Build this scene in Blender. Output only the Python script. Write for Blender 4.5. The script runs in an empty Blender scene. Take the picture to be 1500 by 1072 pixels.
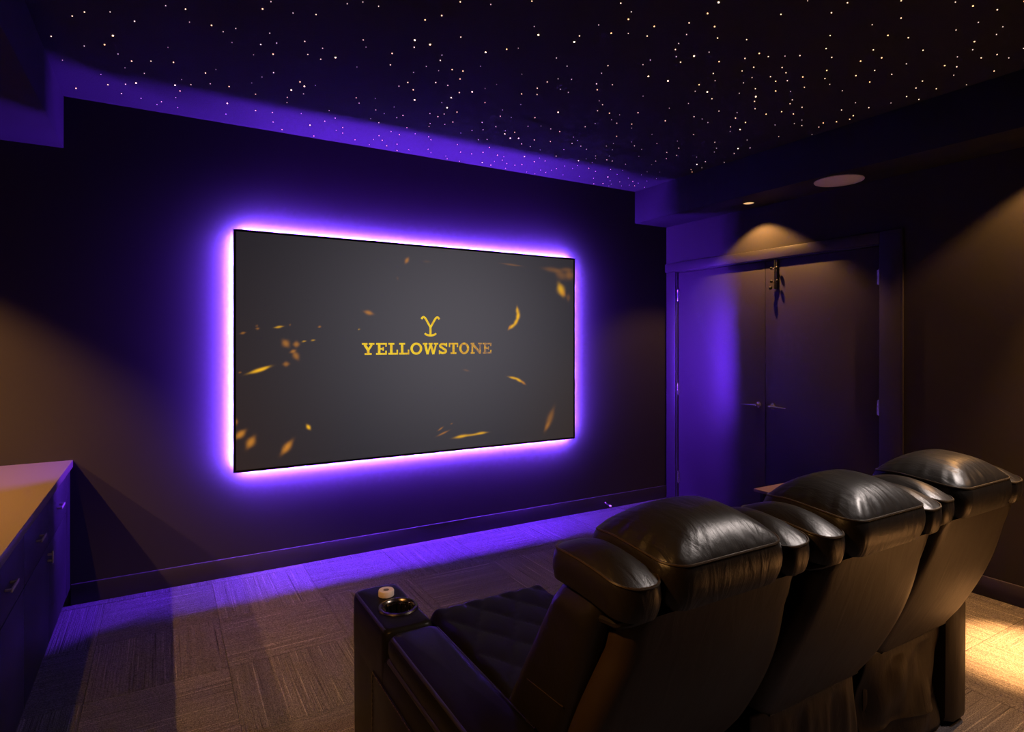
import bpy, bmesh, math, random
from mathutils import Vector, Matrix, noise
S = bpy.context.scene
C = S.collection
PI = math.pi
random.seed(7)

# ------------------------------------------------------------------ camera
cam = bpy.data.objects.new('camera', bpy.data.cameras.new('camera'))
C.objects.link(cam)
cam.location = (0, 0, 1.5)
cam.rotation_euler = (PI/2, 0, -math.atan(512/873))
cam.data.sensor_width = 36.0
cam.data.lens = 873/1500*36
cam.data.shift_y = -36/1500
cam.data.clip_start = 0.02
S.camera = cam
# ------------------------------------------------------------------ world + exposure
W = bpy.data.worlds.new('world'); S.world = W
W.use_nodes = True
W.node_tree.nodes['Background'].inputs[0].default_value = (0, 0, 0, 1)
W.node_tree.nodes['Background'].inputs[1].default_value = 0.0
S.view_settings.view_transform = 'Standard'
S.view_settings.look = 'None'
S.view_settings.exposure = 0.0
S.view_settings.gamma = 1.0
S.view_settings.use_curve_mapping = False
# ------------------------------------------------------------------ light levels
LED_COL, LED_OUT = (0.15, 0.026, 1.0), 6000.0
LED_COL_W, LED_WALL = (0.155, 0.068, 1.0), 165000.0
WARM = (1.0, 0.47, 0.135)
LIGHTS = [  # x, y, wide watts, narrow watts, wide half-angle (deg)
    (4.0, 3.12, 75.0, 0.0, 57),
    (4.0, 1.20, 75.0, 8500.0, 57),
    (4.0, -0.15, 60.0, 26000.0, 57),
    (-1.48, 3.42, 320.0, 0.0, 53),
    (-2.30, 3.42, 430.0, 0.0, 58),
    (-0.72, 1.0, 120.0, 0.0, 63),
    (-1.48, -1.2, 50.0, 0.0, 60),
]
ADDED_LAMP_W = 12.0  # power of the added lamp over the headrests
SCREEN_GAIN = 1.0

# ================================================================== helpers
def mat(name, col=(.5, .5, .5), rough=.5, spec=.5, metal=0.0, coat=0.0):
    m = bpy.data.materials.new(name); m.use_nodes = True
    b = m.node_tree.nodes['Principled BSDF']
    b.inputs['Base Color'].default_value = (*col, 1)
    b.inputs['Roughness'].default_value = rough
    b.inputs['Specular IOR Level'].default_value = spec
    b.inputs['Metallic'].default_value = metal
    b.inputs['Coat Weight'].default_value = coat
    return m
def N(m, t, **kw):
    n = m.node_tree.nodes.new(t)
    for k, v in kw.items():
        if k in n.inputs: n.inputs[k].default_value = v
        else: setattr(n, k, v)
    return n
def L(m, a, ao, b, bi): m.node_tree.links.new(a.outputs[ao], b.inputs[bi])
def bsdf(m): return m.node_tree.nodes['Principled BSDF']
def emis(name, col, strength):
    m = mat(name, (0, 0, 0), .6, .2)
    b = bsdf(m); b.inputs['Emission Color'].default_value = (*col, 1); b.inputs['Emission Strength'].default_value = strength
    return m
def textured(name, c0, c1, scale, rough, spec=.5, bump=.1, dist=.01, detail=6, stretch=(1, 1, 1), coat=0):
    m = mat(name, c0, rough, spec, 0, coat)
    tc = N(m, 'ShaderNodeTexCoord'); mp = N(m, 'ShaderNodeMapping'); mp.inputs['Scale'].default_value = stretch
    nz = N(m, 'ShaderNodeTexNoise'); nz.inputs['Scale'].default_value = scale; nz.inputs['Detail'].default_value = detail
    mx = N(m, 'ShaderNodeMix', data_type='RGBA'); mx.inputs[6].default_value = (*c0, 1); mx.inputs[7].default_value = (*c1, 1)
    bp = N(m, 'ShaderNodeBump'); bp.inputs['Strength'].default_value = bump; bp.inputs['Distance'].default_value = dist
    L(m, tc, 'Object', mp, 0); L(m, mp, 0, nz, 0); L(m, nz, 0, mx, 0); L(m, mx, 2, bsdf(m), 'Base Color')
    L(m, nz, 0, bp, 'Height'); L(m, bp, 0, bsdf(m), 'Normal')
    return m

def obj(name, bm, m, parent=None, smooth=True):
    bmesh.ops.recalc_face_normals(bm, faces=bm.faces[:])
    me = bpy.data.meshes.new(name); bm.to_mesh(me); bm.free()
    if smooth:
        me.polygons.foreach_set('use_smooth', [True]*len(me.polygons))
        try: me.set_sharp_from_angle(angle=math.radians(40))
        except Exception: pass
    me.materials.append(m)
    o = bpy.data.objects.new(name, me); C.objects.link(o)
    if parent: o.parent = parent
    return o
def thing(name, label, cat, loc, rz=0, group=None):
    o = bpy.data.objects.new(name, None); C.objects.link(o)
    o.empty_display_size = .1
    o.location = loc; o.rotation_euler = (0, 0, rz); o['label'] = label; o['category'] = cat
    if group: o['group'] = group
    return o
def tag(o, label, cat, group=None):
    o['label'] = label; o['category'] = cat
    if group: o['group'] = group
    return o
def struct(o, label=None):
    o['kind'] = 'structure'
    if label: o['label'] = label
    return o
def BM(): return bmesh.new()
def box(bm, x0, x1, y0, y1, z0, z1, bev=0.0, seg=2):
    r = bmesh.ops.create_cube(bm, size=1, matrix=Matrix.Translation(((x0+x1)/2, (y0+y1)/2, (z0+z1)/2)) @ Matrix.Diagonal((abs(x1-x0), abs(y1-y0), abs(z1-z0), 1)))
    if bev:
        es = {e for v in r['verts'] for e in v.link_edges}
        bmesh.ops.bevel(bm, geom=list(es), offset=bev, segments=seg, profile=.5, affect='EDGES')
    return bm
def loft(bm, loops, cap0=True, cap1=True, closed=False):
    n = len(loops[0])
    vs = [[bm.verts.new(p) for p in lp] for lp in loops]
    pairs = list(zip(vs[:-1], vs[1:])) + ([(vs[-1], vs[0])] if closed else [])
    for a, b in pairs:
        for i in range(n):
            j = (i+1) % n
            bm.faces.new((a[i], a[j], b[j], b[i]))
    if not closed:
        for flag, lp in ((cap0, vs[0]), (cap1, vs[-1])):
            if flag:
                c = bm.verts.new(sum((v.co for v in lp), Vector())/n)
                for i in range(n): bm.faces.new((lp[i], lp[(i+1) % n], c))
    return bm
def rr(hx, hy, r, n=48, cx=0, cy=0):
    """rounded rectangle outline, n points, sampled by angle-like parameter"""
    r = min(r, hx*.999, hy*.999)
    seg = [2*(hy-r), PI*r/2, 2*(hx-r), PI*r/2]*2
    tot = sum(seg); out = []
    for i in range(n):
        d = (i/n*tot + seg[0]/2) % tot
        k = 0
        while d > seg[k] and k < 7: d -= seg[k]; k += 1
        f = d/seg[k] if seg[k] > 1e-9 else 0
        if k == 0: p = (hx, -hy+r+d)
        elif k == 1: a = f*PI/2; p = (hx-r+r*math.cos(a), hy-r+r*math.sin(a))
        elif k == 2: p = (hx-r-d, hy)
        elif k == 3: a = PI/2+f*PI/2; p = (-hx+r+r*math.cos(a), hy-r+r*math.sin(a))
        elif k == 4: p = (-hx, hy-r-d)
        elif k == 5: a = PI+f*PI/2; p = (-hx+r+r*math.cos(a), -hy+r+r*math.sin(a))
        elif k == 6: p = (-hx+r+d, -hy)
        else: a = 1.5*PI+f*PI/2; p = (hx-r+r*math.cos(a), -hy+r+r*math.sin(a))
        out.append((p[0]+cx, p[1]+cy))
    return out
def tube(bm, pts, r, n=8, closed=False):
    pts = [Vector(p) for p in pts]; m = len(pts); loops = []
    up = Vector((0, 0, 1)); prev = None
    for i, p in enumerate(pts):
        a = pts[(i-1) % m] if closed or i > 0 else pts[i]
        b = pts[(i+1) % m] if closed or i < m-1 else pts[i]
        t = (b-a).normalized()
        if prev is None:
            u = t.cross(up)
            if u.length < .01: u = t.cross(Vector((1, 0, 0)))
        else: u = prev - t*prev.dot(t)
        u.normalize(); prev = u; w = t.cross(u)
        rad = r[i] if isinstance(r, (list, tuple)) else r
        loops.append([p+(u*math.cos(2*PI*k/n)+w*math.sin(2*PI*k/n))*rad for k in range(n)])
    return loft(bm, loops, closed=closed)
def lathe(bm, prof, n=40, at=(0, 0, 0), cap0=True, cap1=True, axis='Z'):
    def q(r, h, a):
        x, y = r*math.cos(a), r*math.sin(a)
        p = (x, y, h) if axis == 'Z' else ((h, x, y) if axis == 'X' else (x, h, y))
        return Vector(p)+Vector(at)
    return loft(bm, [[q(r, h, 2*PI*i/n) for i in range(n)] for r, h in prof], cap0, cap1)
def ball(bm, c, r, n=12):
    return bmesh.ops.create_uvsphere(bm, u_segments=n, v_segments=n//2+2, radius=r, matrix=Matrix.Translation(c))

# ================================================================== materials
M = {}
M['wall'] = textured('matte_charcoal_paint', (.032, .029, .028), (.036, .032, .031), 420, .9, .05, .06, .002)
M['trimpaint'] = textured('satin_charcoal_paint', (.030, .027, .026), (.034, .030, .029), 300, .42, .4, .03, .001)
M['door'] = textured('satin_door_paint', (.040, .034, .035), (.044, .038, .039), 300, .42, .4, .04, .001)
M['ceil'] = textured('black_star_ceiling_fabric', (.024, .024, .026), (.036, .035, .037), 160, .9, .1, .25, .004)
M['soffit'] = textured('matte_black_paint', (.019, .018, .019), (.022, .021, .022), 300, .7, .2, .05, .002)
M['black'] = mat('black_anodised', (.006, .006, .007), .45, .3)
M['plastic'] = mat('black_plastic', (.01, .01, .01), .35, .5)
M['chrome'] = mat('brushed_nickel', (.62, .60, .57), .25, .5, 1.0)
M['pull'] = mat('satin_nickel_pull', (.42, .33, .30), .5, .5, .6)
M['cab'] = textured('dark_cabinet_lacquer', (.008, .008, .008), (.011, .010, .011), 60, .55, .25, .02, .001, stretch=(1, 1, .1))
M['kick'] = mat('black_toe_kick', (.012, .012, .012), .6, .3)
M['counter'] = textured('pale_quartz_worktop', (.100, .078, .056), (.12, .094, .068), 90, .38, .45, .01, .001)
M['white'] = textured('white_perforated_metal', (.90, .89, .91), (.94, .93, .95), 900, .6, .3, .1, .001)
M['puck'] = textured('pale_stone_puck', (.62, .50, .46), (.72, .62, .56), 70, .5, .4, .05, .001)
M['wood'] = textured('pale_oak', (.20, .145, .11), (.26, .19, .15), 14, .5, .4, .05, .002, stretch=(1, 9, 9))
M['lens'] = emis('lamp_lens', (1.0, .56, .25), 0.9)
M['led'] = emis('violet_led_tape', LED_COL, LED_OUT)
M['led_wall'] = emis('violet_led_tape_wall_side', LED_COL_W, LED_WALL)
M['thread'] = mat('tan_thread', (.05, .035, .025), .6, .3)

def leather(name, rough, wr):
    m = mat(name, (.030, .0175, .0075) if 'taut' in name or 'skirt' in name else (.007, .006, .0055) if 'matte' in name else (.011, .0085, .007), rough, .07 if 'matte' in name else .40)  # taut and skirt browns carry the amber floor bounce in their colour
    tc = N(m, 'ShaderNodeTexCoord')
    g = N(m, 'ShaderNodeTexVoronoi'); g.inputs['Scale'].default_value = 420
    w = N(m, 'ShaderNodeTexNoise'); w.inputs['Scale'].default_value = 9; w.inputs['Detail'].default_value = 5; w.inputs['Distortion'].default_value = 1.2
    mp = N(m, 'ShaderNodeMapping'); mp.inputs['Scale'].default_value = (2.6, .7, .7)
    b1 = N(m, 'ShaderNodeBump'); b1.inputs['Strength'].default_value = .10; b1.inputs['Distance'].default_value = .001
    b2 = N(m, 'ShaderNodeBump'); b2.inputs['Strength'].default_value = wr; b2.inputs['Distance'].default_value = .012
    rm = N(m, 'ShaderNodeMapRange'); rm.inputs[3].default_value = rough-.06; rm.inputs[4].default_value = rough+.08
    L(m, tc, 'Object', g, 0); L(m, tc, 'Object', mp, 0); L(m, mp, 0, w, 0)
    L(m, w, 0, b2, 'Height'); L(m, g, 0, b1, 'Height'); L(m, b2, 0, b1, 'Normal'); L(m, b1, 0, bsdf(m), 'Normal')
    L(m, w, 0, rm, 0); L(m, rm, 0, bsdf(m), 'Roughness')
    return m
M['leather'] = leather('black_leather', .36, .30)
M['leather_taut'] = leather('black_leather_taut', .44, .10)
M['welt'] = leather('black_leather_highlight_welt', .40, .05); bsdf(M['welt']).inputs['Specular IOR Level'].default_value = 1.0  # raised sheen for the added arm edging, to hold amber highlights
M['leather_matte'] = leather('black_leather_matte', .32, .06)
M['vinyl'] = leather('black_skirt_vinyl_amber_lit', .46, .25)

def carpet():
    m = mat('streaked_carpet_tile', (.05, .05, .05), .95, .1)
    tc = N(m, 'ShaderNodeTexCoord'); oi = N(m, 'ShaderNodeObjectInfo')
    ml = N(m, 'ShaderNodeMath', operation='MULTIPLY'); ml.inputs[1].default_value = 97.0
    L(m, oi, 'Random', ml, 0)
    cb = N(m, 'ShaderNodeCombineXYZ'); L(m, ml, 0, cb, 0); L(m, ml, 0, cb, 1); L(m, ml, 0, cb, 2)
    ad = N(m, 'ShaderNodeVectorMath', operation='ADD'); L(m, tc, 'Object', ad, 0); L(m, cb, 0, ad, 1)
    def streak(sx, sy, sc, det):
        mp = N(m, 'ShaderNodeMapping'); mp.inputs['Scale'].default_value = (sx, sy, 1)
        n = N(m, 'ShaderNodeTexNoise'); n.inputs['Scale'].default_value = sc; n.inputs['Detail'].default_value = det; n.inputs['Roughness'].default_value = .6
        L(m, ad, 0, mp, 0); L(m, mp, 0, n, 0); return n
    a = streak(1.6, 115, 1.0, 2)      # long fine streaks
    b = streak(1.1, 40, 1.0, 1)       # broad bands
    f = streak(1, 1, 210, 2)         # loop pile
    r1 = N(m, 'ShaderNodeValToRGB'); L(m, a, 0, r1, 0)
    e = r1.color_ramp.elements
    e[0].position = .27; e[0].color = (.020, .018, .020, 1); e[1].position = .36; e[1].color = (.060, .054, .060, 1)
    x = e.new(.62); x.color = (.064, .058, .063, 1); x = e.new(.69); x.color = (.125, .115, .115, 1)
    r2 = N(m, 'ShaderNodeMapRange'); r2.inputs[1].default_value = .3; r2.inputs[2].default_value = .7; r2.inputs[3].default_value = .88; r2.inputs[4].default_value = 1.12
    L(m, b, 0, r2, 0)
    r3 = N(m, 'ShaderNodeMapRange'); r3.inputs[1].default_value = .3; r3.inputs[2].default_value = .7; r3.inputs[3].default_value = .35; r3.inputs[4].default_value = 1.75
    L(m, f, 0, r3, 0)
    r4 = N(m, 'ShaderNodeMapRange'); r4.inputs[3].default_value = .85; r4.inputs[4].default_value = 1.15
    L(m, oi, 'Random', r4, 0)
    p = N(m, 'ShaderNodeMath', operation='MULTIPLY'); L(m, r2, 0, p, 0); L(m, r3, 0, p, 1)
    p2 = N(m, 'ShaderNodeMath', operation='MULTIPLY'); L(m, p, 0, p2, 0); L(m, r4, 0, p2, 1)
    sc = N(m, 'ShaderNodeVectorMath', operation='SCALE'); L(m, r1, 0, sc, 0); L(m, p2, 0, sc, 'Scale')
    L(m, sc, 0, bsdf(m), 'Base Color')
    bp = N(m, 'ShaderNodeBump'); bp.inputs['Strength'].default_value = 1.0; bp.inputs['Distance'].default_value = .007
    bq = N(m, 'ShaderNodeBump'); bq.inputs['Strength'].default_value = .5; bq.inputs['Distance'].default_value = .004
    L(m, a, 0, bp, 'Height'); L(m, f, 0, bq, 'Height'); L(m, bp, 0, bq, 'Normal'); L(m, bq, 0, bsdf(m), 'Normal')
    return m
M['carpet'] = carpet()

# ================================================================== room shell
XR, YF, ZC, ZS = 4.187, 4.2, 2.89, 2.595      # right wall, screen wall, ceiling, soffit underside
XL, YB = -2.9, -2.6
SXL, SXR = -0.483, 3.787                      # inner faces of the two soffits
floor = struct(obj('floor', box(BM(), XL, XR+.1, YB, YF+.1, -.12, -.009), M['kick']))
struct(obj('wall_front', box(BM(), XL, XR+.1, YF, YF+.1, -.009, ZC+.1), M['wall']))
struct(obj('wall_left', box(BM(), XL-.1, XL, YB, YF+.1, -.009, ZC+.1), M['wall']))
struct(obj('wall_back', box(BM(), XL, XR+.1, YB-.1, YB, -.009, ZC+.1), M['wall']))
DY0, DYM, DY1, DZ = 2.225, 3.117, 4.055, 2.145   # door leaves: right edge, meeting line, left edge, top
bm = BM()
box(bm, XR, XR+.1, YB, DY0-.008, -.009, ZC+.1); box(bm, XR, XR+.1, DY1+.008, YF, -.009, ZC+.1); box(bm, XR, XR+.1, DY0-.008, DY1+.008, DZ+.012, ZC+.1)
struct(obj('wall_right', bm, M['wall']))
ceiling = struct(obj('ceiling', box(BM(), XL, XR+.1, YB, YF, ZC, ZC+.1), M['ceil']))
struct(obj('trim_1', box(BM(), XL, SXL, YB, YF, ZS, ZC-.001, .003), M['soffit']), 'black soffit along the left side of the star ceiling')
struct(obj('trim_2', box(BM(), SXR, XR, YB, YF, ZS, ZC-.001, .003), M['soffit']), 'black soffit above the double doors')

def baseboard(name, x0, x1, y0, y1):
    bm = BM(); box(bm, x0, x1, y0, y1, 0, .118, .003)
    return struct(obj(name, bm, M['trimpaint']))
baseboard('baseboard_front', -.45, XR-.001, YF-.016, YF)
baseboard('baseboard_right', XR-.016, XR, YB, 2.06)
baseboard('baseboard_back', XL, XR-.02, YB, YB+.016)
# door casing: three flat boards, each its own piece
cas = struct(obj('trim_3', box(BM(), XR-.020, XR, DY0-.012, YF-.002, DZ+.014, 2.238, .003), M['trimpaint']), 'painted casing around the double doors')
for a, b in ((2.075, DY0-.012), (DY1+.012, YF-.018)):
    obj('casing_board', box(BM(), XR-.019, XR, a, b, 0, 2.238 if a < 3 else DZ+.013, .003), M['trimpaint'], cas)
bm = BM(); box(bm, XR-.02, XR-.002, 2.066, 2.0745, 0, 2.243, .002); obj('casing_edge', bm, M['trimpaint'], cas)
for a, b, z0, z1 in ((DY0-.012, DY0-.003, 0, DZ+.012), (DY1+.003, DY1+.012, 0, DZ+.012), (DY0-.012, DY1+.012, DZ+.004, DZ+.0135)):
    obj('door_jamb', box(BM(), XR-.004, XR+.098, a, b, z0, z1), M['trimpaint'], cas)

# ------------------------------------------------------------------ carpet tiles (each a piece of the floor, laid quarter-turned)
T = .548
bm = BM(); box(bm, -T/2+.0006, T/2-.0006, -T/2+.0006, T/2-.0006, -.009, 0)
top = [e for e in bm.edges if all(v.co.z > -.001 for v in e.verts)]
bmesh.ops.bevel(bm, geom=top, offset=.0016, segments=1, affect='EDGES')
tile0 = obj('carpet_tile', bm, M['carpet'], floor)
first = True
for i in range(-1, 9):
    for j in range(-6, 3):
        cx, cy = -.284+T*(i+.5), 3.572+T*(j+.5)
        x0, x1, y0, y1 = cx-T/2, cx+T/2, cy-T/2, cy+T/2
        if x0 > XR or y0 > YF-.02: continue
        turn = (i+j) % 2
        if first: o = tile0; first = False
        elif x1 > XR+.002 or y1 > YF+.002:                     # cut tile along a wall
            X1, Y1 = min(x1, XR), min(y1, YF)
            bm = BM(); box(bm, x0+.0006-cx, X1-.0006-cx, y0+.0006-cy, Y1-.0006-cy, -.009, 0)
            if turn: bmesh.ops.rotate(bm, verts=bm.verts[:], matrix=Matrix.Rotation(-PI/2, 3, 'Z'))
            o = obj('carpet_tile', bm, M['carpet'], floor, False)
        else:
            o = tile0.copy(); C.objects.link(o)
        o.location = (cx, cy, 0); o.rotation_euler = (0, 0, PI/2 if turn else 0)
rest = BM(); box(rest, XL, -.284-T, YB, YF, -.009, 0); box(rest, -.284-T, XR, YB, 3.572-6*T, -.009, 0)
obj('carpet_margin', rest, M['carpet'], floor, False)

# ------------------------------------------------------------------ star ceiling: fibre points
rnd = random.Random(21)
pts = []; cell = {}
tries = 0
while len(pts) < 800 and tries < 60000:
    tries += 1
    x, y = rnd.uniform(SXL+.02, SXR-.02), rnd.uniform(.25, YF-.02)
    k = (int(x/.055), int(y/.055)); ok = True
    for a in (-1, 0, 1):
        for b in (-1, 0, 1):
            for q in cell.get((k[0]+a, k[1]+b), ()):
                if (q[0]-x)**2+(q[1]-y)**2 < .055**2: ok = False
    if ok: cell.setdefault(k, []).append((x, y)); pts.append((x, y))
f0, r0 = Vector((.506, .8625)), Vector((.8625, -.506))
def key(p):
    d = f0.dot(p)
    if d < .3: return 99
    u, v = r0.dot(p)/d, (ZC-1.5)/d
    return d if abs(u) < .86 and v < .575 else 50+d
pts.sort(key=key)
star_m = []
for nm, col, st in (('amber_star', (1.0, .50, .20), 3.6), ('warm_star', (1.0, .62, .36), 2.5), ('faint_star', (1.0, .70, .52), 1.5), ('bright_star', (1.0, .66, .38), 6)):
    star_m.append(emis(nm, col, st))
def star_bm(bm, x, y, r, z):
    n = 7
    lo = [bm.verts.new((x+r*math.cos(2*PI*i/n), y+r*math.sin(2*PI*i/n), z)) for i in range(n)]
    hi = [bm.verts.new((x+r*math.cos(2*PI*i/n), y+r*math.sin(2*PI*i/n), z+.004)) for i in range(n)]
    bm.faces.new(lo[::-1])
    for i in range(n): bm.faces.new((lo[i], lo[(i+1) % n], hi[(i+1) % n], hi[i]))
protos = []
for k in range(4):
    bm = BM(); star_bm(bm, 0, 0, (.0027, .0023, .0018, .0034)[k], -.003)
    protos.append(bm)
meshes = []
for k, bm in enumerate(protos):
    me = bpy.data.meshes.new('star_light'); bm.to_mesh(me); bm.free(); me.materials.append(star_m[k]); meshes.append(me)
for i, (x, y) in enumerate(pts[:300]):
    k = rnd.choices((0, 1, 2, 3), (3, 4, 4, 1))[0]
    o = bpy.data.objects.new('star_light', meshes[k]); C.objects.link(o); o.parent = ceiling; o.location = (x, y, ZC)
bm = BM(); faces_m = []
for x, y in pts[300:]:
    k = rnd.choices((0, 1, 2, 3), (3, 4, 4, 1))[0]
    star_bm(bm, x, y, (.0027, .0023, .0018, .0034)[k]*.9, ZC-.003); faces_m += [k]*8
me = bpy.data.meshes.new('distant_star_lights'); bm.to_mesh(me); bm.free()
for m in star_m: me.materials.append(m)
me.polygons.foreach_set('material_index', faces_m)
o = bpy.data.objects.new('distant_star_lights', me); C.objects.link(o); o.parent = ceiling; o['kind'] = 'stuff'

# ================================================================== projection screen with violet backlight
SX0, SX1, SZ0, SZ1, SYF = 0.384, 3.027, 0.674, 2.206, 4.142
sw, sh = SX1-SX0, SZ1-SZ0
SCL = 4.142/4.10          # true size of the screen at its wall distance
scr = thing('projection_screen', 'wide wall-mounted projection screen with thin black frame and violet backlight showing a title', 'screen', ((SX0+SX1)/2*SCL, SYF, 1.5+(SZ0-1.5)*SCL))
scr.scale = (SCL, 1, SCL)
FW, FD = .014, .027
bm = BM()
box(bm, -sw/2, sw/2, 0, FD, 0, FW, .002); box(bm, -sw/2, sw/2, 0, FD, sh-FW, sh, .002)
box(bm, -sw/2, -sw/2+FW, 0, FD, FW, sh-FW, .002); box(bm, sw/2-FW, sw/2, 0, FD, FW, sh-FW, .002)
obj('screen_frame', bm, M['black'], scr)
obj('back_panel', box(BM(), -sw/2+FW, sw/2-FW, .012, FD, FW, sh-FW), M['black'], scr)
for x in (-.8, .8):
    for z in (.43, sh-.43):
        bm = BM(); box(bm, x-.05, x+.05, FD, .0575, z-.03, z+.03); obj('wall_bracket', bm, M['black'], scr, False)
INS, LY, LW = .022, .040, .0021      # LED tape: inset from the edge, depth behind the screen face, half width
def led(kind):
    bm = BM(); a = sw/2-INS
    hx = .006
    # carrier bar and the emitting faces on its outer and wall sides
    if kind == 'top':    q = [(-a+.03, 0, sh-INS), (a-.03, 0, sh-INS)]; o_ = (0, 0, 1)
    if kind == 'bottom': q = [(-a+.03, 0, INS), (a-.03, 0, INS)]; o_ = (0, 0, -1)
    if kind == 'left':   q = [(-a, 0, INS+.03), (-a, 0, sh-INS-.03)]; o_ = (-1, 0, 0)
    if kind == 'right':  q = [(a, 0, INS+.03), (a, 0, sh-INS-.03)]; o_ = (1, 0, 0)
    o_ = Vector(o_); p, e = Vector(q[0]), Vector(q[1])
    Yv = Vector((0, 1, 0))
    v = [p+Yv*(LY-LW), e+Yv*(LY-LW), e+Yv*(LY+LW), p+Yv*(LY+LW)]
    v2 = [p+Yv*(LY+LW), e+Yv*(LY+LW), e+Yv*(LY+LW)-o_*.0024, p+Yv*(LY+LW)-o_*.0024]
    vs = [bm.verts.new(k) for k in v]; bm.faces.new(vs)
    ws = [vs[3], vs[2], bm.verts.new(v2[2]), bm.verts.new(v2[3])]; bm.faces.new(ws).material_index = 1
    l = obj('led_tape', bm, M['led'], scr, False); l.data.materials.append(M['led_wall'])
    bm = BM()
    c0, c1 = p-o_*.0032, e-o_*.0032
    lo = Vector([min(c0[i], c1[i]) for i in range(3)]); hi = Vector([max(c0[i], c1[i]) for i in range(3)])
    lo -= Vector([abs(o_[i])*.0022 for i in range(3)]); hi += Vector([abs(o_[i])*.0025 for i in range(3)])
    box(bm, lo.x, hi.x, FD, LY+LW-.0006, lo.z, hi.z)
    obj('led_carrier', bm, M['black'], l, False)
for k in ('top', 'bottom', 'left', 'right'): led(k)

# picture on the screen: dark grey title card with drifting embers, a colour per cell of a fine grid
EMB = [  # x, z, half length, half width, angle deg, brightness, kind(0 amber 1 yellow)
 (1.526, 2.086, .022, .013, 60, .55, 0), (1.245, 1.701, .030, .013, -15, .62, 0), (.695, 1.487, .026, .020, -50, .5, 0), (.761, 1.481, .018, .017, 0, .5, 0),
 (.758, 1.406, .028, .017, -60, .45, 0), (.697, 1.352, .018, .014, 0, .42, 0), (.740, 1.435, .018, .010, 20, .5, 0), (.532, 1.316, .056, .010, 17, 1.1, 1),
 (.560, 1.325, .035, .008, 24, .8, 1), (.652, 1.594, .024, .006, 10, .8, 1), (.910, 1.599, .009, .005, 0, .6, 0), (.721, 1.608, .006, .004, 0, .4, 0),
 (.524, 1.582, .010, .006, 0, .4, 0), (.520, 1.600, .008, .004, 0, .35, 0), (.438, 1.553, .014, .006, 10, .45, 0), (.808, 1.500, .013, .004, 10, .7, 1), (.866, 1.507, .013, .004, 8, .6, 1),
 (.838, .930, .018, .010, -55, 1.2, 1), (.424, .914, .032, .019, 40, .8, 0), (.484, .859, .036, .022, 60, .75, 0), (.702, .808, .046, .020, 52, .85, 0), (.399, .994, .018, .010, 90, .4, 0),
 (1.790, .848, .022, .005, 30, .55, 0), (1.810, .813, .045, .006, 20, .5, 0), (1.962, .778, .055, .010, 6, .9, 1), (2.060, .782, .090, .006, 3, .7, 1), (2.130, .790, .045, .008, 2, .8, 1), (1.88, .88, .010, .004, 20, .3, 0),
 (2.772, .858, .085, .026, 66, .30, 0), (2.745, .800, .04, .016, 55, .30, 0), (2.420, 1.208, .040, .007, -14, 1.0, 1), (2.470, 1.190, .036, .009, -28, 1.0, 1), (2.512, 1.168, .026, .008, -36, .7, 0),
 (2.003, 1.279, .026, .006, -15, .16, 0), (2.458, 1.745, .030, .012, 95, .9, 1), (2.464, 1.702, .034, .015, 78, 1.1, 1), (2.444, 1.655, .034, .013, 60, 1.0, 1), (2.408, 1.620, .030, .011, 38, 1.0, 1), (2.385, 1.612, .02, .008, 60, .7, 0),
 (2.884, 1.935, .050, .032, -65, .80, 1), (2.905, 1.905, .030, .022, -40, .5, 0), (2.796, 2.096, .085, .020, -4, .16, 0), (2.880, 2.060, .06, .035, -30, .18, 0), (2.972, 2.061, .035, .045, 90, .26, 0), (2.945, 2.105, .06, .018, 0, .15, 0), (2.96, 1.87, .03, .02, 90, .14, 0),
 (2.406, 2.112, .085, .006, -3, .22, 0), (1.177, 1.585, .006, .004, 0, .5, 1), (1.456, 1.953, .006, .012, 20, .10, 0), (.421, 1.305, .008, .005, 0, .3, 0), (1.68, 2.088, .03, .008, 0, .06, 0),
]
NX, NZ = 380, 220
import numpy as np
xs = np.linspace(SX0+FW, SX1-FW, NX+1); zs = np.linspace(SZ0+FW, SZ1-FW, NZ+1)
GX, GZ = np.meshgrid(xs, zs)
u, w = (GX-SX0)/sw, (GZ-SZ0)/sh
g = np.exp(-(((u-.57)/.41)**2+((w-.60)/.66)**2))
R = .0125+.070*g; G = .0098+.066*g; B = .0130+.076*g
wl = np.clip(1-u/.30, 0, 1)*.010*(1-w); R += wl*1.3; G += wl*.5
wr = np.clip((u-.72)/.28, 0, 1)*np.clip(.6-w, 0, 1)*.02; R += wr*1.1; G += wr*.6
for ex, ez, hl, hw, an, br, kd in EMB:
    a = math.radians(an); dx, dz = GX-ex, GZ-ez
    p = (dx*math.cos(a)+dz*math.sin(a))/hl; q = (-dx*math.sin(a)+dz*math.cos(a))/(hw*(1-.35*np.clip(p, -1, 1)**2))
    k = np.exp(-(np.abs(p)**2.4+np.abs(q)**2.2)*1.1)*br
    c = (.72, .27, .03) if kd == 0 else (.95, .48, .02)
    R = R*(1-np.clip(k, 0, 1)*.85)+c[0]*k*.85; G = G*(1-np.clip(k, 0, 1)*.85)+c[1]*k*.85; B = B*(1-np.clip(k, 0, 1)*.85)+c[2]*k*.85
me = bpy.data.meshes.new('screen_surface')
verts = np.stack([GX.ravel()-(SX0+SX1)/2, np.full(GX.size, .006), GZ.ravel()-SZ0], 1)
idx = np.arange((NX+1)*(NZ+1)).reshape(NZ+1, NX+1)
quads = np.stack([idx[:-1, :-1], idx[:-1, 1:], idx[1:, 1:], idx[1:, :-1]], -1).reshape(-1, 4)
me.from_pydata(verts.tolist(), [], quads.tolist())
ca = me.color_attributes.new('picture', 'FLOAT_COLOR', 'POINT')
ca.data.foreach_set('color', np.stack([R.ravel(), G.ravel(), B.ravel(), np.ones(R.size)], 1).astype(np.float32).ravel())
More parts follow.
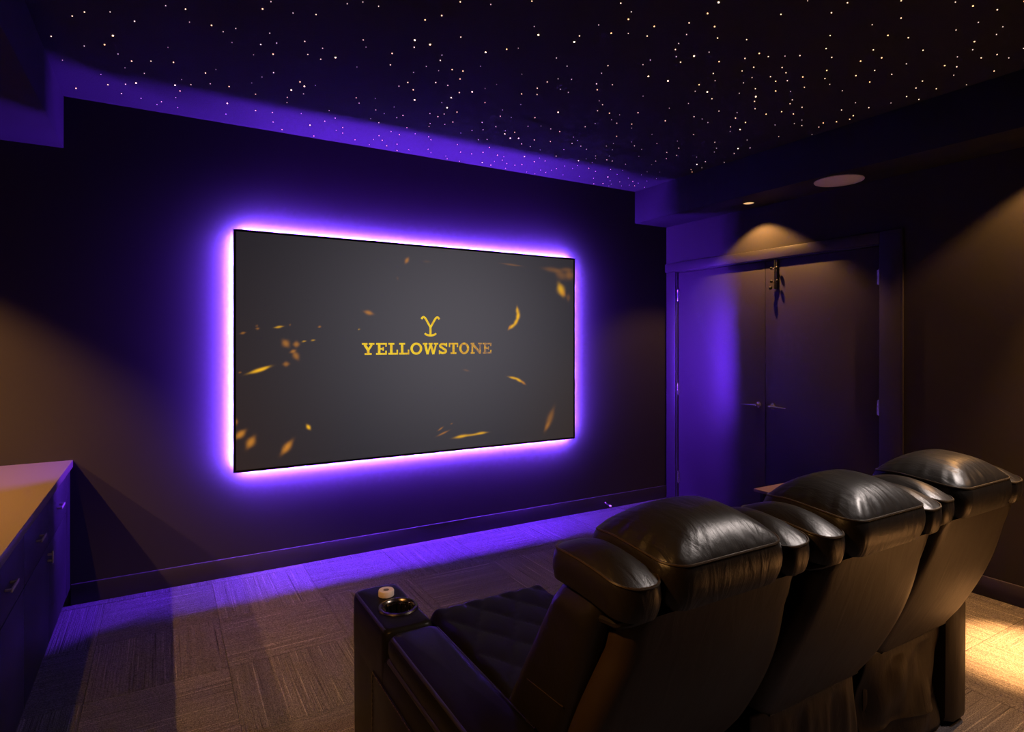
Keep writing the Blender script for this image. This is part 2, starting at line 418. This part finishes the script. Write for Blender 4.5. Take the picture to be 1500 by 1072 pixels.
m = mat('projected_picture', (.008, .008, .009), .8, .0)
at = N(m, 'ShaderNodeAttribute', attribute_name='picture'); L(m, at, 'Color', bsdf(m), 'Emission Color'); bsdf(m).inputs['Emission Strength'].default_value = SCREEN_GAIN
me.materials.append(m)
surf = bpy.data.objects.new('screen_surface', me); C.objects.link(surf); surf.parent = scr

m = mat('gold_title', (.02, .02, .02), .7, .1); M['title'] = m
tc = N(m, 'ShaderNodeTexCoord'); nz = N(m, 'ShaderNodeTexNoise'); nz.inputs['Scale'].default_value = 26; nz.inputs['Detail'].default_value = 6; nz.inputs['Roughness'].default_value = .7
sp = N(m, 'ShaderNodeSeparateXYZ'); L(m, tc, 'Object', nz, 0); L(m, tc, 'Object', sp, 0)
wx = N(m, 'ShaderNodeMapRange'); wx.inputs[1].default_value = .02; wx.inputs[2].default_value = .45; wx.inputs[3].default_value = -.10; wx.inputs[4].default_value = .22
L(m, sp, 0, wx, 0); ad = N(m, 'ShaderNodeMath', operation='ADD'); L(m, nz, 0, ad, 0); L(m, wx, 0, ad, 1)
rp = N(m, 'ShaderNodeValToRGB'); L(m, ad, 0, rp, 0)
e = rp.color_ramp.elements
e[0].position = .36; e[0].color = (.86, .60, .035, 1); e[1].position = .52; e[1].color = (.74, .42, .03, 1); x = e.new(.66); x.color = (.50, .25, .06, 1); x = e.new(.78); x.color = (.22, .13, .09, 1)
L(m, rp, 0, bsdf(m), 'Emission Color'); bsdf(m).inputs['Emission Strength'].default_value = 1.0
ox, oz = (SX0+SX1)/2, SZ0
def stroke_quad(bm, p, q, w0, w1=None, y=0.0):
    w1 = w0 if w1 is None else w1
    p, q = Vector((p[0], 0, p[1])), Vector((q[0], 0, q[1])); t = (q-p).normalized(); n_ = Vector((-t.z, 0, t.x))
    vs = [bm.verts.new(k+Vector((0, y, 0))) for k in (p+n_*w0/2, p-n_*w0/2, q-n_*w1/2, q+n_*w1/2)]
    bm.faces.new(vs)
def path(bm, ps, w):
    ps = [Vector((p[0], 0, p[1])) for p in ps]; prev = None
    for i, p in enumerate(ps):
        a, b = ps[max(0, i-1)], ps[min(len(ps)-1, i+1)]; t = (b-a).normalized(); n_ = Vector((-t.z, 0, t.x))
        ww = w[i] if isinstance(w, (list, tuple)) else w
        c = (bm.verts.new(p+n_*ww/2), bm.verts.new(p-n_*ww/2))
        if prev: bm.faces.new((prev[0], prev[1], c[1], c[0]))
        prev = c
def letter(ch, x0, x1, z0, z1):
    bm = BM(); w, h = x1-x0, z1-z0; st = .0185; sf = .0125
    R_ = lambda a, b, c, d: stroke_quad(bm, (x0+a, z0+(c+d)/2), (x0+b, z0+(c+d)/2), d-c)
    if ch == 'E' or ch == 'L':
        R_(0, w*.62 if ch == 'L' else w, 0, sf); R_(.013, .013+st, sf, h-sf)
        if ch == 'L':
            R_(0, .013+st+.013, h-sf, h); R_(w*.62, w, 0, sf); R_(w-.011, w, sf, h*.42)
        else:
            R_(0, w, h-sf, h); R_(w-.011, w, sf, h*.34); R_(w-.011, w, h*.68, h-sf); R_(.013+st, w*.72, h*.43, h*.57); R_(w*.60, w*.72, h*.34, h*.66)
    elif ch == 'T':
        R_(0, w, h-sf, h); R_(0, .011, h*.62, h-sf); R_(w-.011, w, h*.62, h-sf); R_(w/2-st/2, w/2+st/2, sf, h-sf); R_(w/2-.024, w/2+.024, 0, sf)
    elif ch == 'Y':
        R_(0, .040, h-sf, h); R_(w-.040, w, h-sf, h); R_(w/2-st/2, w/2+st/2, sf, h*.45); R_(w/2-.025, w/2+.025, 0, sf)
        stroke_quad(bm, (x0+.020, z1-sf), (x0+w/2, z0+h*.40), st); stroke_quad(bm, (x1-.018, z1-sf), (x0+w/2, z0+h*.40), st*.8)
    elif ch == 'N':
        R_(0, .030, h-sf, h); R_(.007, .007+st*.75, sf, h-sf); R_(0, .034, 0, sf); R_(w-.034, w, h-sf, h); R_(w-.009-st*.75, w-.009, 0, h-sf)
        stroke_quad(bm, (x0+.012, z1-.004), (x1-.017, z0+.006), st)
    elif ch == 'W':
        R_(0, .036, h-sf, h); R_(w-.036, w, h-sf, h); R_(w/2-.016, w/2+.016, h-sf, h)
        stroke_quad(bm, (x0+.018, z1-sf), (x0+w*.31, z0), st); stroke_quad(bm, (x0+w*.31, z0), (x0+w/2, z1-sf), st*.7)
        stroke_quad(bm, (x0+w/2, z1-sf), (x0+w*.69, z0), st); stroke_quad(bm, (x0+w*.69, z0), (x1-.018, z1-sf), st*.7)
    elif ch == 'O':
        n = 36; ri = []
        for k in range(n):
            a = 2*PI*k/n
            ri.append((bm.verts.new((x0+w/2+w/2*math.cos(a), 0, z0+h/2+(h/2+.002)*math.sin(a))), bm.verts.new((x0+w/2+(w/2-st)*math.cos(a), 0, z0+h/2+(h/2-.0135)*math.sin(a)))))
        for k in range(n): a, b = ri[k], ri[(k+1) % n]; bm.faces.new((a[0], a[1], b[1], b[0]))
    elif ch == 'S':
        t_ = .0165; cxm = x0+w/2; pts_ = []
        for k in range(13): a = math.radians(25+k*20.5); pts_.append((cxm+(w/2-t_/2)*math.cos(a)*.95, z1-h*.265+(h*.265-t_/2)*math.sin(a)))
        lo_ = [(cxm-(w/2-t_/2)*math.cos(math.radians(25+k*20.5))*1.0, z0+h*.27-(h*.27-t_/2)*math.sin(math.radians(25+k*20.5))) for k in range(13)]
        path(bm, pts_[:12]+lo_[:12][::-1], t_)
        R_(0, .011, 0, h*.34); R_(w-.011, w, h*.66, h)
    bmesh.ops.translate(bm, verts=bm.verts[:], vec=(-ox, .0030, -oz))
    o = obj('title_letter', bm, M['title'], surf, False)
    # lettering is flat print on the picture
    return o
for ch, a, b in (('Y', 1.196, 1.285), ('E', 1.297, 1.375), ('L', 1.386, 1.458), ('L', 1.467, 1.543), ('O', 1.552, 1.643), ('W', 1.648, 1.770), ('S', 1.775, 1.842), ('T', 1.856, 1.933), ('O', 1.942, 2.026), ('N', 2.039, 2.136), ('E', 2.142, 2.220)):
    letter(ch, a, b, 1.4055, 1.4895)
bm = BM()
def bez(p0, p1, p2, p3, n=14):
    return [tuple((1-t)**3*p0[i]+3*(1-t)**2*t*p1[i]+3*(1-t)*t*t*p2[i]+t**3*p3[i] for i in (0, 1)) for t in [k/n for k in range(n+1)]]
for sgn in (-1, 1):
    path(bm, bez((1.708+sgn*.070, 1.664), (1.708+sgn*.056, 1.696), (1.708+sgn*.040, 1.672), (1.708+sgn*.024, 1.644), 16)+[(1.708, 1.604)], .0155)
stroke_quad(bm, (1.708, 1.612), (1.708, 1.548), .0165)
path(bm, bez((1.664, 1.560), (1.675, 1.539), (1.741, 1.539), (1.752, 1.560)), [.014]*3+[.0155]*9+[.014]*3)
bmesh.ops.translate(bm, verts=bm.verts[:], vec=(-ox, .0030, -oz))
obj('title_emblem', bm, M['title'], surf, False)

# ================================================================== double doors
def lever(parent, y, dirn):
    z = .984; x = XR+.012
    h = BM(); lathe(h, [(.0, 0), (.026, 0), (.026, -.006), (.022, -.009), (.010, -.010), (.0095, -.052), (.0, -.053)], 24, (x, y, z), axis='X')
    r = obj('door_handle', h, M['chrome'], parent)
    b = BM(); tube(b, [(x-.048, y, z), (x-.050, y+dirn*.03, z), (x-.050, y+dirn*.09, z-.001), (x-.049, y+dirn*.150, z-.003)], [.0095, .0085, .0075, .006], 10)
    obj('lever', b, M['chrome'], r)
def hinge(parent, y, z):
    b = BM(); lathe(b, [(.0065, -.055), (.0065, .055)], 10, (XR+.004, y, z)); box(b, XR+.008, XR+.012, y-.018, y+.018, z-.05, z+.05)
    lathe(b, [(.001, .055), (.006, .058), (.002, .064)], 10, (XR+.004, y, z))
    obj('hinge', b, M['chrome'], parent)
for nm, a, b, hy_, dr, hg, lab in (('door_1', DYM+.002, DY1, 3.175, 1, DY1+.001, 'left leaf of the dark painted double doors'), ('door_2', DY0, DYM-.002, 3.047, -1, DY0-.001, 'right leaf of the dark painted double doors')):
    d = struct(obj(nm, box(BM(), XR+.012, XR+.052, a, b, .008, DZ, .002), M['door']), lab)
    lever(d, hy_, dr)
    for z in (1.935, 1.05, .22): hinge(d, hg, z)
    if nm == 'door_1':
        pass
# over-door rack of hooks near the top of the right leaf
hk = thing('hook_rack', 'small metal hook strap with dark knobs hanging from the top of the right door', 'hook', (XR-.002, 3.012, 1.90))
b = BM(); box(b, -.004, .0015, -.013, .013, .012, .245, .0012); box(b, -.004, .016, -.013, .013, .2445, .2475, .0008); obj('strap', b, M['plastic'], hk)
b = BM(); tube(b, [(-.008, .003, .245), (-.009, .003, .18), (-.008, .001, .10), (-.009, .002, .02)], .0034, 8); obj('centre_rod', b, M['chrome'], hk)
def hook(dy, z, r, out):
    b = BM(); tube(b, [(-.004, dy*.2, z+.022), (-.010, dy*.6, z+.008), (-out, dy*.9, z+.002), (-out, dy, z+.010)], .0036, 8); k_ = obj('hook', b, M['chrome'], hk)
    b = BM(); ball(b, (-out, dy*1.08, z+.014), r); obj('knob', b, M['plastic'], k_)
for z in (.165, .062):
    for dy in (-1, 1): hook(dy*.023, z, .0125, .020)
hook(.026, .010, .015, .026)

# spring doorstop on the screen-wall baseboard
ds = thing('doorstop', 'small pale spring doorstop sticking out of the baseboard near the right corner', 'doorstop', (3.42, YF-.016, .055))
b = BM(); tube(b, [(.006*math.cos(k*.9), -.004-.0011*k, .006*math.sin(k*.9)-.000004*k*k) for k in range(58)], .0016, 6); lathe(b, [(.010, 0), (.010, -.006), (.004, -.007)], 16, (0, 0, 0), axis='Y'); obj('spring', b, M['chrome'], ds)
b = BM(); lathe(b, [(.0085, -.066), (.009, -.072), (.009, -.082), (.006, -.086)], 16, (0, 0, -.012), axis='Y'); obj('rubber_tip', b, M['white'], ds)

# ================================================================== ceiling fittings
def downlight(x, y, ww, nw, ha, label):
    t = thing('recessed_downlight', label, 'downlight', (x, y, ZS))
    b = BM(); lathe(b, [(.050, .0), (.054, -.004), (.050, -.006), (.041, -.004), (.038, .004)], 40, cap0=False, cap1=False); obj('trim_ring', b, M['soffit'], t)
    b = BM(); lathe(b, [(.0385, .001), (.0385, -.0018), (.02, -.0024)], 40); obj('lens', b, M['lens'], t)
    for w_, a_, bl, nm in ((ww, ha, .35, 'wide_beam'), (nw*.065, 27, 1.0, 'flood_beam'), (nw, 9.5, 1.0, 'narrow_beam')):
        if w_ <= 0: continue
        l = bpy.data.lights.new(nm, 'SPOT'); l.energy = w_; l.color = WARM; l.spot_size = math.radians(2*a_); l.spot_blend = bl; l.shadow_soft_size = .012
        o = bpy.data.objects.new(nm, l); C.objects.link(o); o.parent = t; o.location = (0, 0, -.022)
        if nm != 'wide_beam': o.rotation_euler = (0, math.radians(10), 0)
LAB = ['small round recessed downlight glowing warm in the soffit above the double doors', 'recessed downlight in the right soffit beside the row of recliners', 'recessed downlight at the rear end of the right soffit',
       'recessed downlight in the left soffit near the screen wall', 'outermost recessed downlight of the left soffit near the screen wall', 'recessed downlight in the left soffit, at its inner edge beside the viewer', 'recessed downlight at the rear of the left soffit']
for a, lab in zip(LIGHTS, LAB): downlight(*a, lab)
# added panel lamp, out of view, to put pale highlights on the headrests
rl = thing('added_headrest_lamp', 'added out-of-view tilted panel lamp above the recliners, lighting the headrest tops', 'lamp', (2.9, .50, ZC))
obj('added_lamp_plate', box(BM(), -.10, .10, -.06, .06, -.03, 0, .006), M['black'], rl)
bm = BM(); lathe(bm, [(.012, -.15), (.012, -.02)], 16); obj('added_lamp_stem', bm, M['black'], rl)
bm = BM(); box(bm, -.32, .32, -.13, .13, .004, .04, .006)
bmesh.ops.transform(bm, verts=bm.verts[:], matrix=Matrix.Translation((0, 0, -.19)) @ Vector((-1.0, .5, -1.75)).to_track_quat('-Z', 'Y').to_matrix().to_4x4())
obj('added_lamp_head', bm, M['soffit'], rl)
l = bpy.data.lights.new('added_lamp_light', 'AREA'); l.shape = 'RECTANGLE'; l.size = .6; l.size_y = .22; l.energy = ADDED_LAMP_W; l.color = (1, .86, .80)
o = bpy.data.objects.new('added_lamp_light', l); C.objects.link(o); o.parent = rl; o.location = (0, 0, -.19)
o.rotation_euler = Vector((-1.0, .5, -1.75)).to_track_quat('-Z', 'Y').to_euler(); rl_aim = o.rotation_euler.copy()
o.data.spread = math.radians(80)

sp = thing('ceiling_speaker', 'round white in-ceiling speaker set in the right soffit', 'speaker', (3.965, 2.37, ZS))
b = BM(); lathe(b, [(.150, 0), (.153, -.004), (.150, -.008), (.144, -.008)], 64, cap0=False, cap1=False); obj('rim', b, M['white'], sp)
b = BM(); lathe(b, [(.1445, -.004), (.1445, -.0072), (.10, -.0085), (.05, -.0092), (.01, -.0094)], 64, cap0=True); obj('grille', b, M['white'], sp)

# ================================================================== left cabinets and worktop
CX, CB = -.452, -1.02
def pull(parent, y, z, vertical, x=CX+.001):
    b = BM(); Lh = .028 if vertical else .055
    bar = lambda a0, a1, c, x0, x1: box(b, x0, x1, y-c if vertical else y+a0, y+c if vertical else y+a1, z+a0 if vertical else z-c, z+a1 if vertical else z+c, .0015, 1)
    bar(-Lh, Lh, .006, x+.016, x+.022)
    for q in (-1, 1): bar(q*(Lh-.014)-.005, q*(Lh-.014)+.005, .004, x-.001, x+.017)
    return b
edges = [4.025, 3.455, 2.885, 2.315, 1.745]
CLAB = ['dark base cabinet unit standing nearest the screen wall', 'dark base cabinet unit with drawer, second from the screen wall', 'dark base cabinet unit with drawer, third from the screen wall', 'dark base cabinet unit, fourth from the screen wall']
for i in range(4):
    y1, y0 = edges[i], edges[i+1]
    t = thing('base_cabinet', CLAB[i], 'cabinet', ((CX+CB)/2, (y0+y1)/2, 0), 0, 'base cabinets under the pale worktop')
    off = Vector(t.location)
    def part(nm, bm, m, par=t):
        bmesh.ops.translate(bm, verts=bm.verts[:], vec=-off); return obj(nm, bm, m, par)
    bm = BM(); box(bm, CB, CX-.020, y0+.001, (y1-.001 if i else 4.198), .10, .783)
    if i == 0: box(bm, CB, CX, y1+.0015, 4.183, .10, .783, .001)
    part('body', bm, M['cab'])
    part('toe_kick', box(BM(), CB, CX-.07, y0+.001, (y1-.001 if i else 4.183), 0, .10), M['kick'])
    d = part('drawer', box(BM(), CX-.019, CX, y0+.0025, y1-.0025, .570, .772, .0015), M['cab'])
    part('pull', pull(None, (y0+y1)/2, .672, False), M['pull'], d)
    d = part('door', box(BM(), CX-.019, CX, y0+.0025, y1-.0025, .105, .565, .0015), M['cab'])
    if i: part('pull', pull(None, y1-.045 if i == 1 else y0+.045, .515, True), M['pull'], d)
tag(obj('worktop', box(BM(), CB-.01, CX+.012, 1.735, YF-.001, .783, .824, .003), M['counter']), 'pale smooth worktop over the dark base cabinets beside the screen wall', 'worktop')

# small table beyond the recliners
tb = thing('side_table', 'small side table with pale wooden top behind the middle recliner', 'table', (3.36, 2.2, 0))
obj('table_top', box(BM(), -.24, .24, -.20, .20, .582, .60, .004), M['wood'], tb)
for sx in (-1, 1):
    for sy in (-1, 1): obj('leg', box(BM(), sx*.20-.014, sx*.20+.014, sy*.16-.014, sy*.16+.014, 0, .582, .003), M['black'], tb)

# ================================================================== recliners
def cushion(hx, hy, r, crown, h, bulge, xf, gather=0.0, n=88, seed=0, cexp=2.2, under=.6):
    """boxed cushion: crowned top panel, welt line, bulging boxing strip, tucked underside; xf maps local to chair space"""
    rn = random.Random(seed); bm = BM(); loops = []
    base = rr(hx, hy, r, n)
    ph = [rn.uniform(0, 6.28) for _ in range(4)]
    def rip(i, k):
        a = i/n*2*PI
        return gather*(math.sin(23*a+ph[0])+.7*math.sin(37*a+ph[1])+.5*math.sin(11*a+ph[2]))*k
    K = 16
    ell = [(hx*math.cos(math.atan2(y/hy, x/hx)), hy*math.sin(math.atan2(y/hy, x/hx))) for x, y in base]
    for j in range(1, K+1):
        k = j/K; m_ = k**1.3
        z = crown*(1-k**cexp)
        edge = math.exp(-((1-k)/.16)**2)-math.exp(-((1-k)/.03)**2)
        loops.append([xf((x*m_+ell[i][0]*(1-m_))*k, (y*m_+ell[i][1]*(1-m_))*k, z+rip(i, max(0, edge))) for i, (x, y) in enumerate(base)])
    seam = loops[-1]
    for j in range(1, 11):
        f = j/10
        bl = bulge*math.sin(PI*min(1, f*1.0))**.8 if f < 1 else 0
        s = 1+bl/hx if True else 1
        loops.append([xf(x*(1+bl/hx), y*(1+bl/hy), -h*f+rip(i, .5*math.sin(PI*f)*(1-f))) for i, (x, y) in enumerate(base)])
    for k in (.93, .8, .5):
        loops.append([xf(x*k, y*k, -h-.02*(1-k)*under) for x, y in base])
    loft(bm, loops)
    return bm, seam

def recliner(name, label, cx, dy, left_arm, right, seed):
    t = thing(name, label, 'recliner', (cx, 1.11+dy, 0), 0, 'row of three black leather recliners')
    le, lt = M['leather'], M['leather_taut']
    yb = lambda z: -.395*(z-.425)-.014*math.sin(PI*max(0, min(1, (z-.425)/.53)))      # rear face line of the reclined back
    # --- reclined back: rear shell panel
    bm = BM(); loops = []
    zs_ = [.425+.508*k/22 for k in range(23)]
    for q, z in enumerate(zs_):
        f = q/22
        hw = .272+.040*math.sin(PI*min(1, f*1.15+.06))-.0
        if f < .12: hw -= .05*(1-f/.12)**2
        if f > .9: hw -= .02*((f-.9)/.1)**2
        th = .045*(1-.55*max(0, (f-.93)/.07)-.55*max(0, (.05-f)/.05))
        y0 = yb(z)
        sec = []
        n = 48
        for x, y in rr(hw, th, min(th*.98, .04), n):
            bul = -.012*(1-(x/hw)**2)*math.sin(PI*f) if y < 0 else 0
            sec.append((x, y0+th+y+bul, z))
        loops.append(sec)
    loft(bm, loops); obj('back_panel', bm, lt, t)
    # piping along the bottom of the panel
    bm = BM(); tube(bm, [(x, yb(.428)+.006, .424+.004*abs(x)/.25) for x in [(-.222+.444*k/16) for k in range(17)]], .0055, 8); obj('piping', bm, le, t)
    # piped ledge closing the shell beside the headrest
    for sx in (-1, 1):
        bm = BM(); tube(bm, [(sx*.18, yb(.93)+.012, .930), (sx*.23, yb(.93)+.012, .930), (sx*.272, yb(.925)+.016, .926), (sx*.284, yb(.92)+.035, .918), (sx*.286, yb(.91)+.08, .912)], .009, 8); obj('ledge_piping', bm, le, t)
    # --- padded back (front side) and side bolsters
    bm = BM(); loops = []
    for k in range(19):
        f = k/18; z = .46+.50*f
        y0 = yb(z)+.05; y1 = .30-.30*f
        loops.append([(x, (y0+y1)/2+y, z) for x, y in rr(.235, max(.03, (y1-y0)/2)*(1-.4*max(0, f-.9)/.1), .05, 40)])
    loft(bm, loops); obj('backrest', bm, le, t)
    for sx in (-1, 1):
        bm = BM(); loops = []
        for k in range(23):
            f = k/22; z = .47+.475*f
            y0, y1 = yb(z)+.075, .315-.285*f
            e = math.sin(PI*min(.5, .12+f*2))*math.sin(PI*min(.5, .18+(1-f)*3))
            sec = rr(.050*e+.004, (y1-y0)/2, .045, 40)
            loops.append([(sx*.262+x, (y0+y1)/2+y, z) for x, y in sec])
        loft(bm, loops); obj('side_bolster', bm, le, t)
        bm = BM(); tube(bm, [(sx*(.315), yb(.68)+.10+.15*k/8, .68-.01*k/8) for k in range(9)], .0018, 6); obj('bolster_seam', bm, lt, t)
    # --- winged head cushions
    for sx in (-1, 1):
        hx = .060
        tilt = .10
        xf = lambda x, y, z, sx=sx: Vector((sx*(.250)+x, -.082+y-.10*z, 1.022+z+.06*y-.5*y*y+.05*sx*x))
        bm, seam = cushion(hx, .135, .05, .032, .072, .0055, xf, .0006, 72, seed+sx+3)
        w_ = obj('head_wing', bm, le, t)
        bm = BM(); tube(bm, seam, .0032, 6, closed=True); obj('wing_piping', bm, lt, w_)
        # small tuck pad under the wing
        bm = BM(); tube(bm, [(sx*.20, -.180, .940), (sx*.235, -.185, .939), (sx*.265, -.176, .937), (sx*.28, -.14, .936)], [.008, .017, .017, .008], 12); obj('tuck_pad', bm, le, t)
    # --- headrest
    def xf(x, y, z):
        return Vector((x, -.082+y-.12*z, 1.046+z+.10*y-1.3*max(0, y-.02)**2-.12*max(0, abs(x)-.10)*0))
    bm, seam = cushion(.186, .145, .055, .064, .098, .010, xf, .0020, 128, seed+11, 3.3)
    hr = obj('headrest', bm, le, t)
    bm = BM(); tube(bm, seam, .0030, 6, closed=True); obj('headrest_piping', bm, lt, hr)
    # --- seat with diamond quilting
    bm = BM(); nx, ny = 56, 72; V = []
    for j in range(ny+1):
        row = []
        for i in range(nx+1):
            a, b_ = i/nx*2-1, j/ny
            x = a*.252; y = .22+b_*.74
            d1, d2 = (x+y*.62)/.075, (x-y*.62)/.075
            qz = (abs(math.sin(PI*d1/2))*abs(math.sin(PI*d2/2)))**.45*.011
            z = .485+.028*b_+qz-.05*max(0, abs(a)-.86)/.14*max(0, abs(a)-.86)/.14-.075*max(0, (b_-.93)/.07)**2
            row.append(bm.verts.new((x, y, z)))
        V.append(row)
    for j in range(ny):
        for i in range(nx): bm.faces.new((V[j][i], V[j][i+1], V[j+1][i+1], V[j+1][i]))
    rim = [V[0][i] for i in range(nx+1)]+[V[j][nx] for j in range(1, ny+1)]+[V[ny][i] for i in range(nx-1, -1, -1)]+[V[j][0] for j in range(ny-1, 0, -1)]
    low = [bm.verts.new((v.co.x, v.co.y, .36)) for v in rim]
    for k in range(len(rim)): bm.faces.new((rim[k], rim[(k+1) % len(rim)], low[(k+1) % len(rim)], low[k]))
    bm.faces.new(low); obj('seat', bm, M['leather_matte'], t)
    obj('base', box(BM(), -.245, .245, .05, .92, .04, .358, .02), lt, t)
    bm = BM(); loft(bm, [[(x, .93+y, z) for x, y in rr(.248, .03, .028, 32)] for z in (.09, .11, .2, .33, .355, .362)]); obj('footrest', bm, le, t)
    # --- rear skirt of gathered vinyl
    rn = random.Random(seed+5); bm = BM(); nx, nz = 64, 40; V = []
    p = [rn.uniform(0, 6.28) for _ in range(6)]
    for j in range(nz+1):
        f = j/nz; z = .012+.405*f; row = []
        for i in range(nx+1):
            a = i/nx*2-1
            x = a*(.258+.016*math.exp(-((f-.45)/.25)**2))
            fold = .5+.5*f
            if seed == 30: y = .020*math.sin(3.1*a+p[0]+2.6*f)+.014*math.sin(6*a-6*f+p[1])+.007*math.sin(13*a+5*f+p[2])*f
            else: y = .012*fold*math.sin(9*a+p[0]+.8*f)+.007*fold*math.sin(17*a+p[1]-1.3*f)+.004*math.sin(31*a+p[2])*f
            y *= math.sin(PI*min(1, .12+f*1.0))**.5*(1-.5*f**4)
            y -= .006*math.exp(-((z-.135)/.006)**2)
            row.append(bm.verts.new((x, .028+y+.012*(abs(a)**6), z)))
        V.append(row)
    for j in range(nz):
        for i in range(nx): bm.faces.new((V[j][i], V[j][i+1], V[j+1][i+1], V[j+1][i]))
    s_ = obj('rear_skirt', bm, M['vinyl'], t)
    s_.modifiers.new('thick', 'SOLIDIFY').thickness = .003
    # --- arms
    def arm(x0, x1, y0, y1, wide):
        c = (x0+x1)/2; hw = (x1-x0)/2
        bm = BM(); loops = []
        pr = [(.02, .0), (.04, .004), (.30, .006), (.46, .006), (.500, .004), (.520, -.004), (.530, -.016)]
        yc, hy = (y0+y1)/2, (y1-y0)/2
        for z, o_ in pr: loops.append([(c+x, yc+y, z) for x, y in rr(hw+o_-.006, hy+o_-.006, .022, 56)])
        loft(bm, loops); ar = obj('arm', bm, lt if right == 'outer' else M['leather_matte'], t)  # row-end arm takes the leather tone with warm bounce painted in
        ym = y1-.365 if wide else y1
        # pad on top
        bm = BM(); yp0, yp1 = y0+.03, ym-.012
        yc2, hy2 = (yp0+yp1)/2, (yp1-yp0)/2
        pr = [(.512, -.02), (.522, -.004), (.545, .002), (.575, .002), (.592, -.003), (.600, -.011), (.606, -.03)]
        loft(bm, [[(c+x, yc2+y, z) for x, y in rr(hw+o_-.002, hy2+o_, .022, 56)] for z, o_ in pr]); pad = obj('arm_pad', bm, M['leather_matte'], ar)
        for sx in (-1, 1):
            bm = BM(); tube(bm, [(c+sx*(hw-.0105), yp0+.03+(yp1-yp0-.06)*k/8, .5945) for k in range(9)], .006, 10); obj('pad_highlight_piping', bm, M['welt'] if sx < 0 else le, pad)  # piping added so the pad edges catch highlight lines
            if wide and sx < 0:
                bm = BM(); tube(bm, [(c-hw+.008, y0+.03+(ym-y0-.05)*k/8, .519) for k in range(9)], .009, 12); obj('arm_highlight_welt', bm, M['welt'], ar)  # welts added along arm and console edges, also for highlight lines
                bm = BM(); tube(bm, [(c-hw+.008, ym+.025+(y1-ym-.05)*k/8, .592) for k in range(9)], .006, 10); obj('console_highlight_welt', bm, M['welt'], ar)
        if wide:
            # console block with a real cup well
            yc3, hy3 = (ym+y1)/2+.002, (y1-ym)/2
            cyc = 1.933-1.11-dy; n = 64
            bm = BM(); loops = [[(c+x, yc3+y, z) for x, y in rr(hw+o_-.002, hy3+o_, .022, n)] for z, o_ in [(.40, .000), (.42, .003), (.570, .003), (.590, -.001), (.598, -.008), (.600, -.016)]]
            circ = lambda r_, z: [(c+.012+r_*math.cos(2*PI*i/n), cyc+r_*math.sin(2*PI*i/n), z) for i in range(n)]
            loops += [circ(.058, .6005), circ(.050, .600), circ(.048, .52), circ(.044, .515)]
            loft(bm, loops); obj('console', bm, M['leather_matte'], ar)
            bm = BM(); prof = [(.049, .592), (.052, .603), (.058, .608), (.065, .607), (.068, .602), (.066, .5995)]
            lathe(bm, prof, 48, (c+.012, cyc, 0), False, False); cu = obj('cup_holder_ring', bm, M['ring'], ar)
            bm = BM()
            for k in range(18):
                a = 2*PI*k/18; box(bm, c+.012+.0465*math.cos(a)-.0016, c+.012+.0465*math.cos(a)+.0016, cyc+.0465*math.sin(a)-.0016, cyc+.0465*math.sin(a)+.0016, .53, .602, .0008, 1)
            obj('cup_grips', bm, M['ring'], cu)
        return ar, c, hw
    M.setdefault('ring', mat('dark_chrome', (.22, .18, .15), .22, .5, 1.0))
    if left_arm:
        ar, c, hw = arm(-.497, -.332, 0, 1.04, True)
        x = c-hw
        # proud border and inset panel on the outer face
        bm = BM(); box(bm, x-.004, x+.004, .06, .80, .06, .428, .0035, 2); obj('arm_side_panel', bm, M['leather_matte'], ar)
        bm = BM()
        for k in range(46): y = .075+k*.0157; box(bm, x-.0062, x-.0035, y, y+.0105, .4225, .4262, .0008, 1)
        for k in range(22): z = .075+k*.0157; box(bm, x-.0062, x-.0035, .792, .796, z, z+.0105, .0008, 1)
        o = obj('stitching', bm, M['thread'], ar, False); o['kind'] = 'stuff'
    if right == 'outer': arm(.262, .410, 0, 1.04, False)
    else: arm(.260, .312, .34, .80, False)
    if not left_arm: arm(-.312, -.260, .34, .80, False)
    return t
recliner('recliner', 'black leather recliner nearest the viewer, with the cup holder arm at the left end', 1.09, 0, True, 'inner', 10)
recliner('recliner', 'middle black leather recliner of the row, between two others', 1.725, -.01, False, 'inner', 20)
recliner('recliner', 'farthest black leather recliner, at the right end by the lit carpet', 2.36, .015, False, 'outer', 30)

pk = thing('round_puck', 'small pale round puck on the recliner arm beyond the cup holder', 'puck', (.683, 2.045, .6005))
b = BM(); lathe(b, [(.0, 0), (.0255, 0), (.0275, .002), (.0275, .018), (.0255, .0215), (.012, .0220), (.0105, .0205)], 40, cap0=False); obj('body', b, M['puck'], pk)
b = BM(); lathe(b, [(.0100, .0200), (.0095, .0215), (.004, .0222)], 24); obj('button', b, M['counter'], pk)
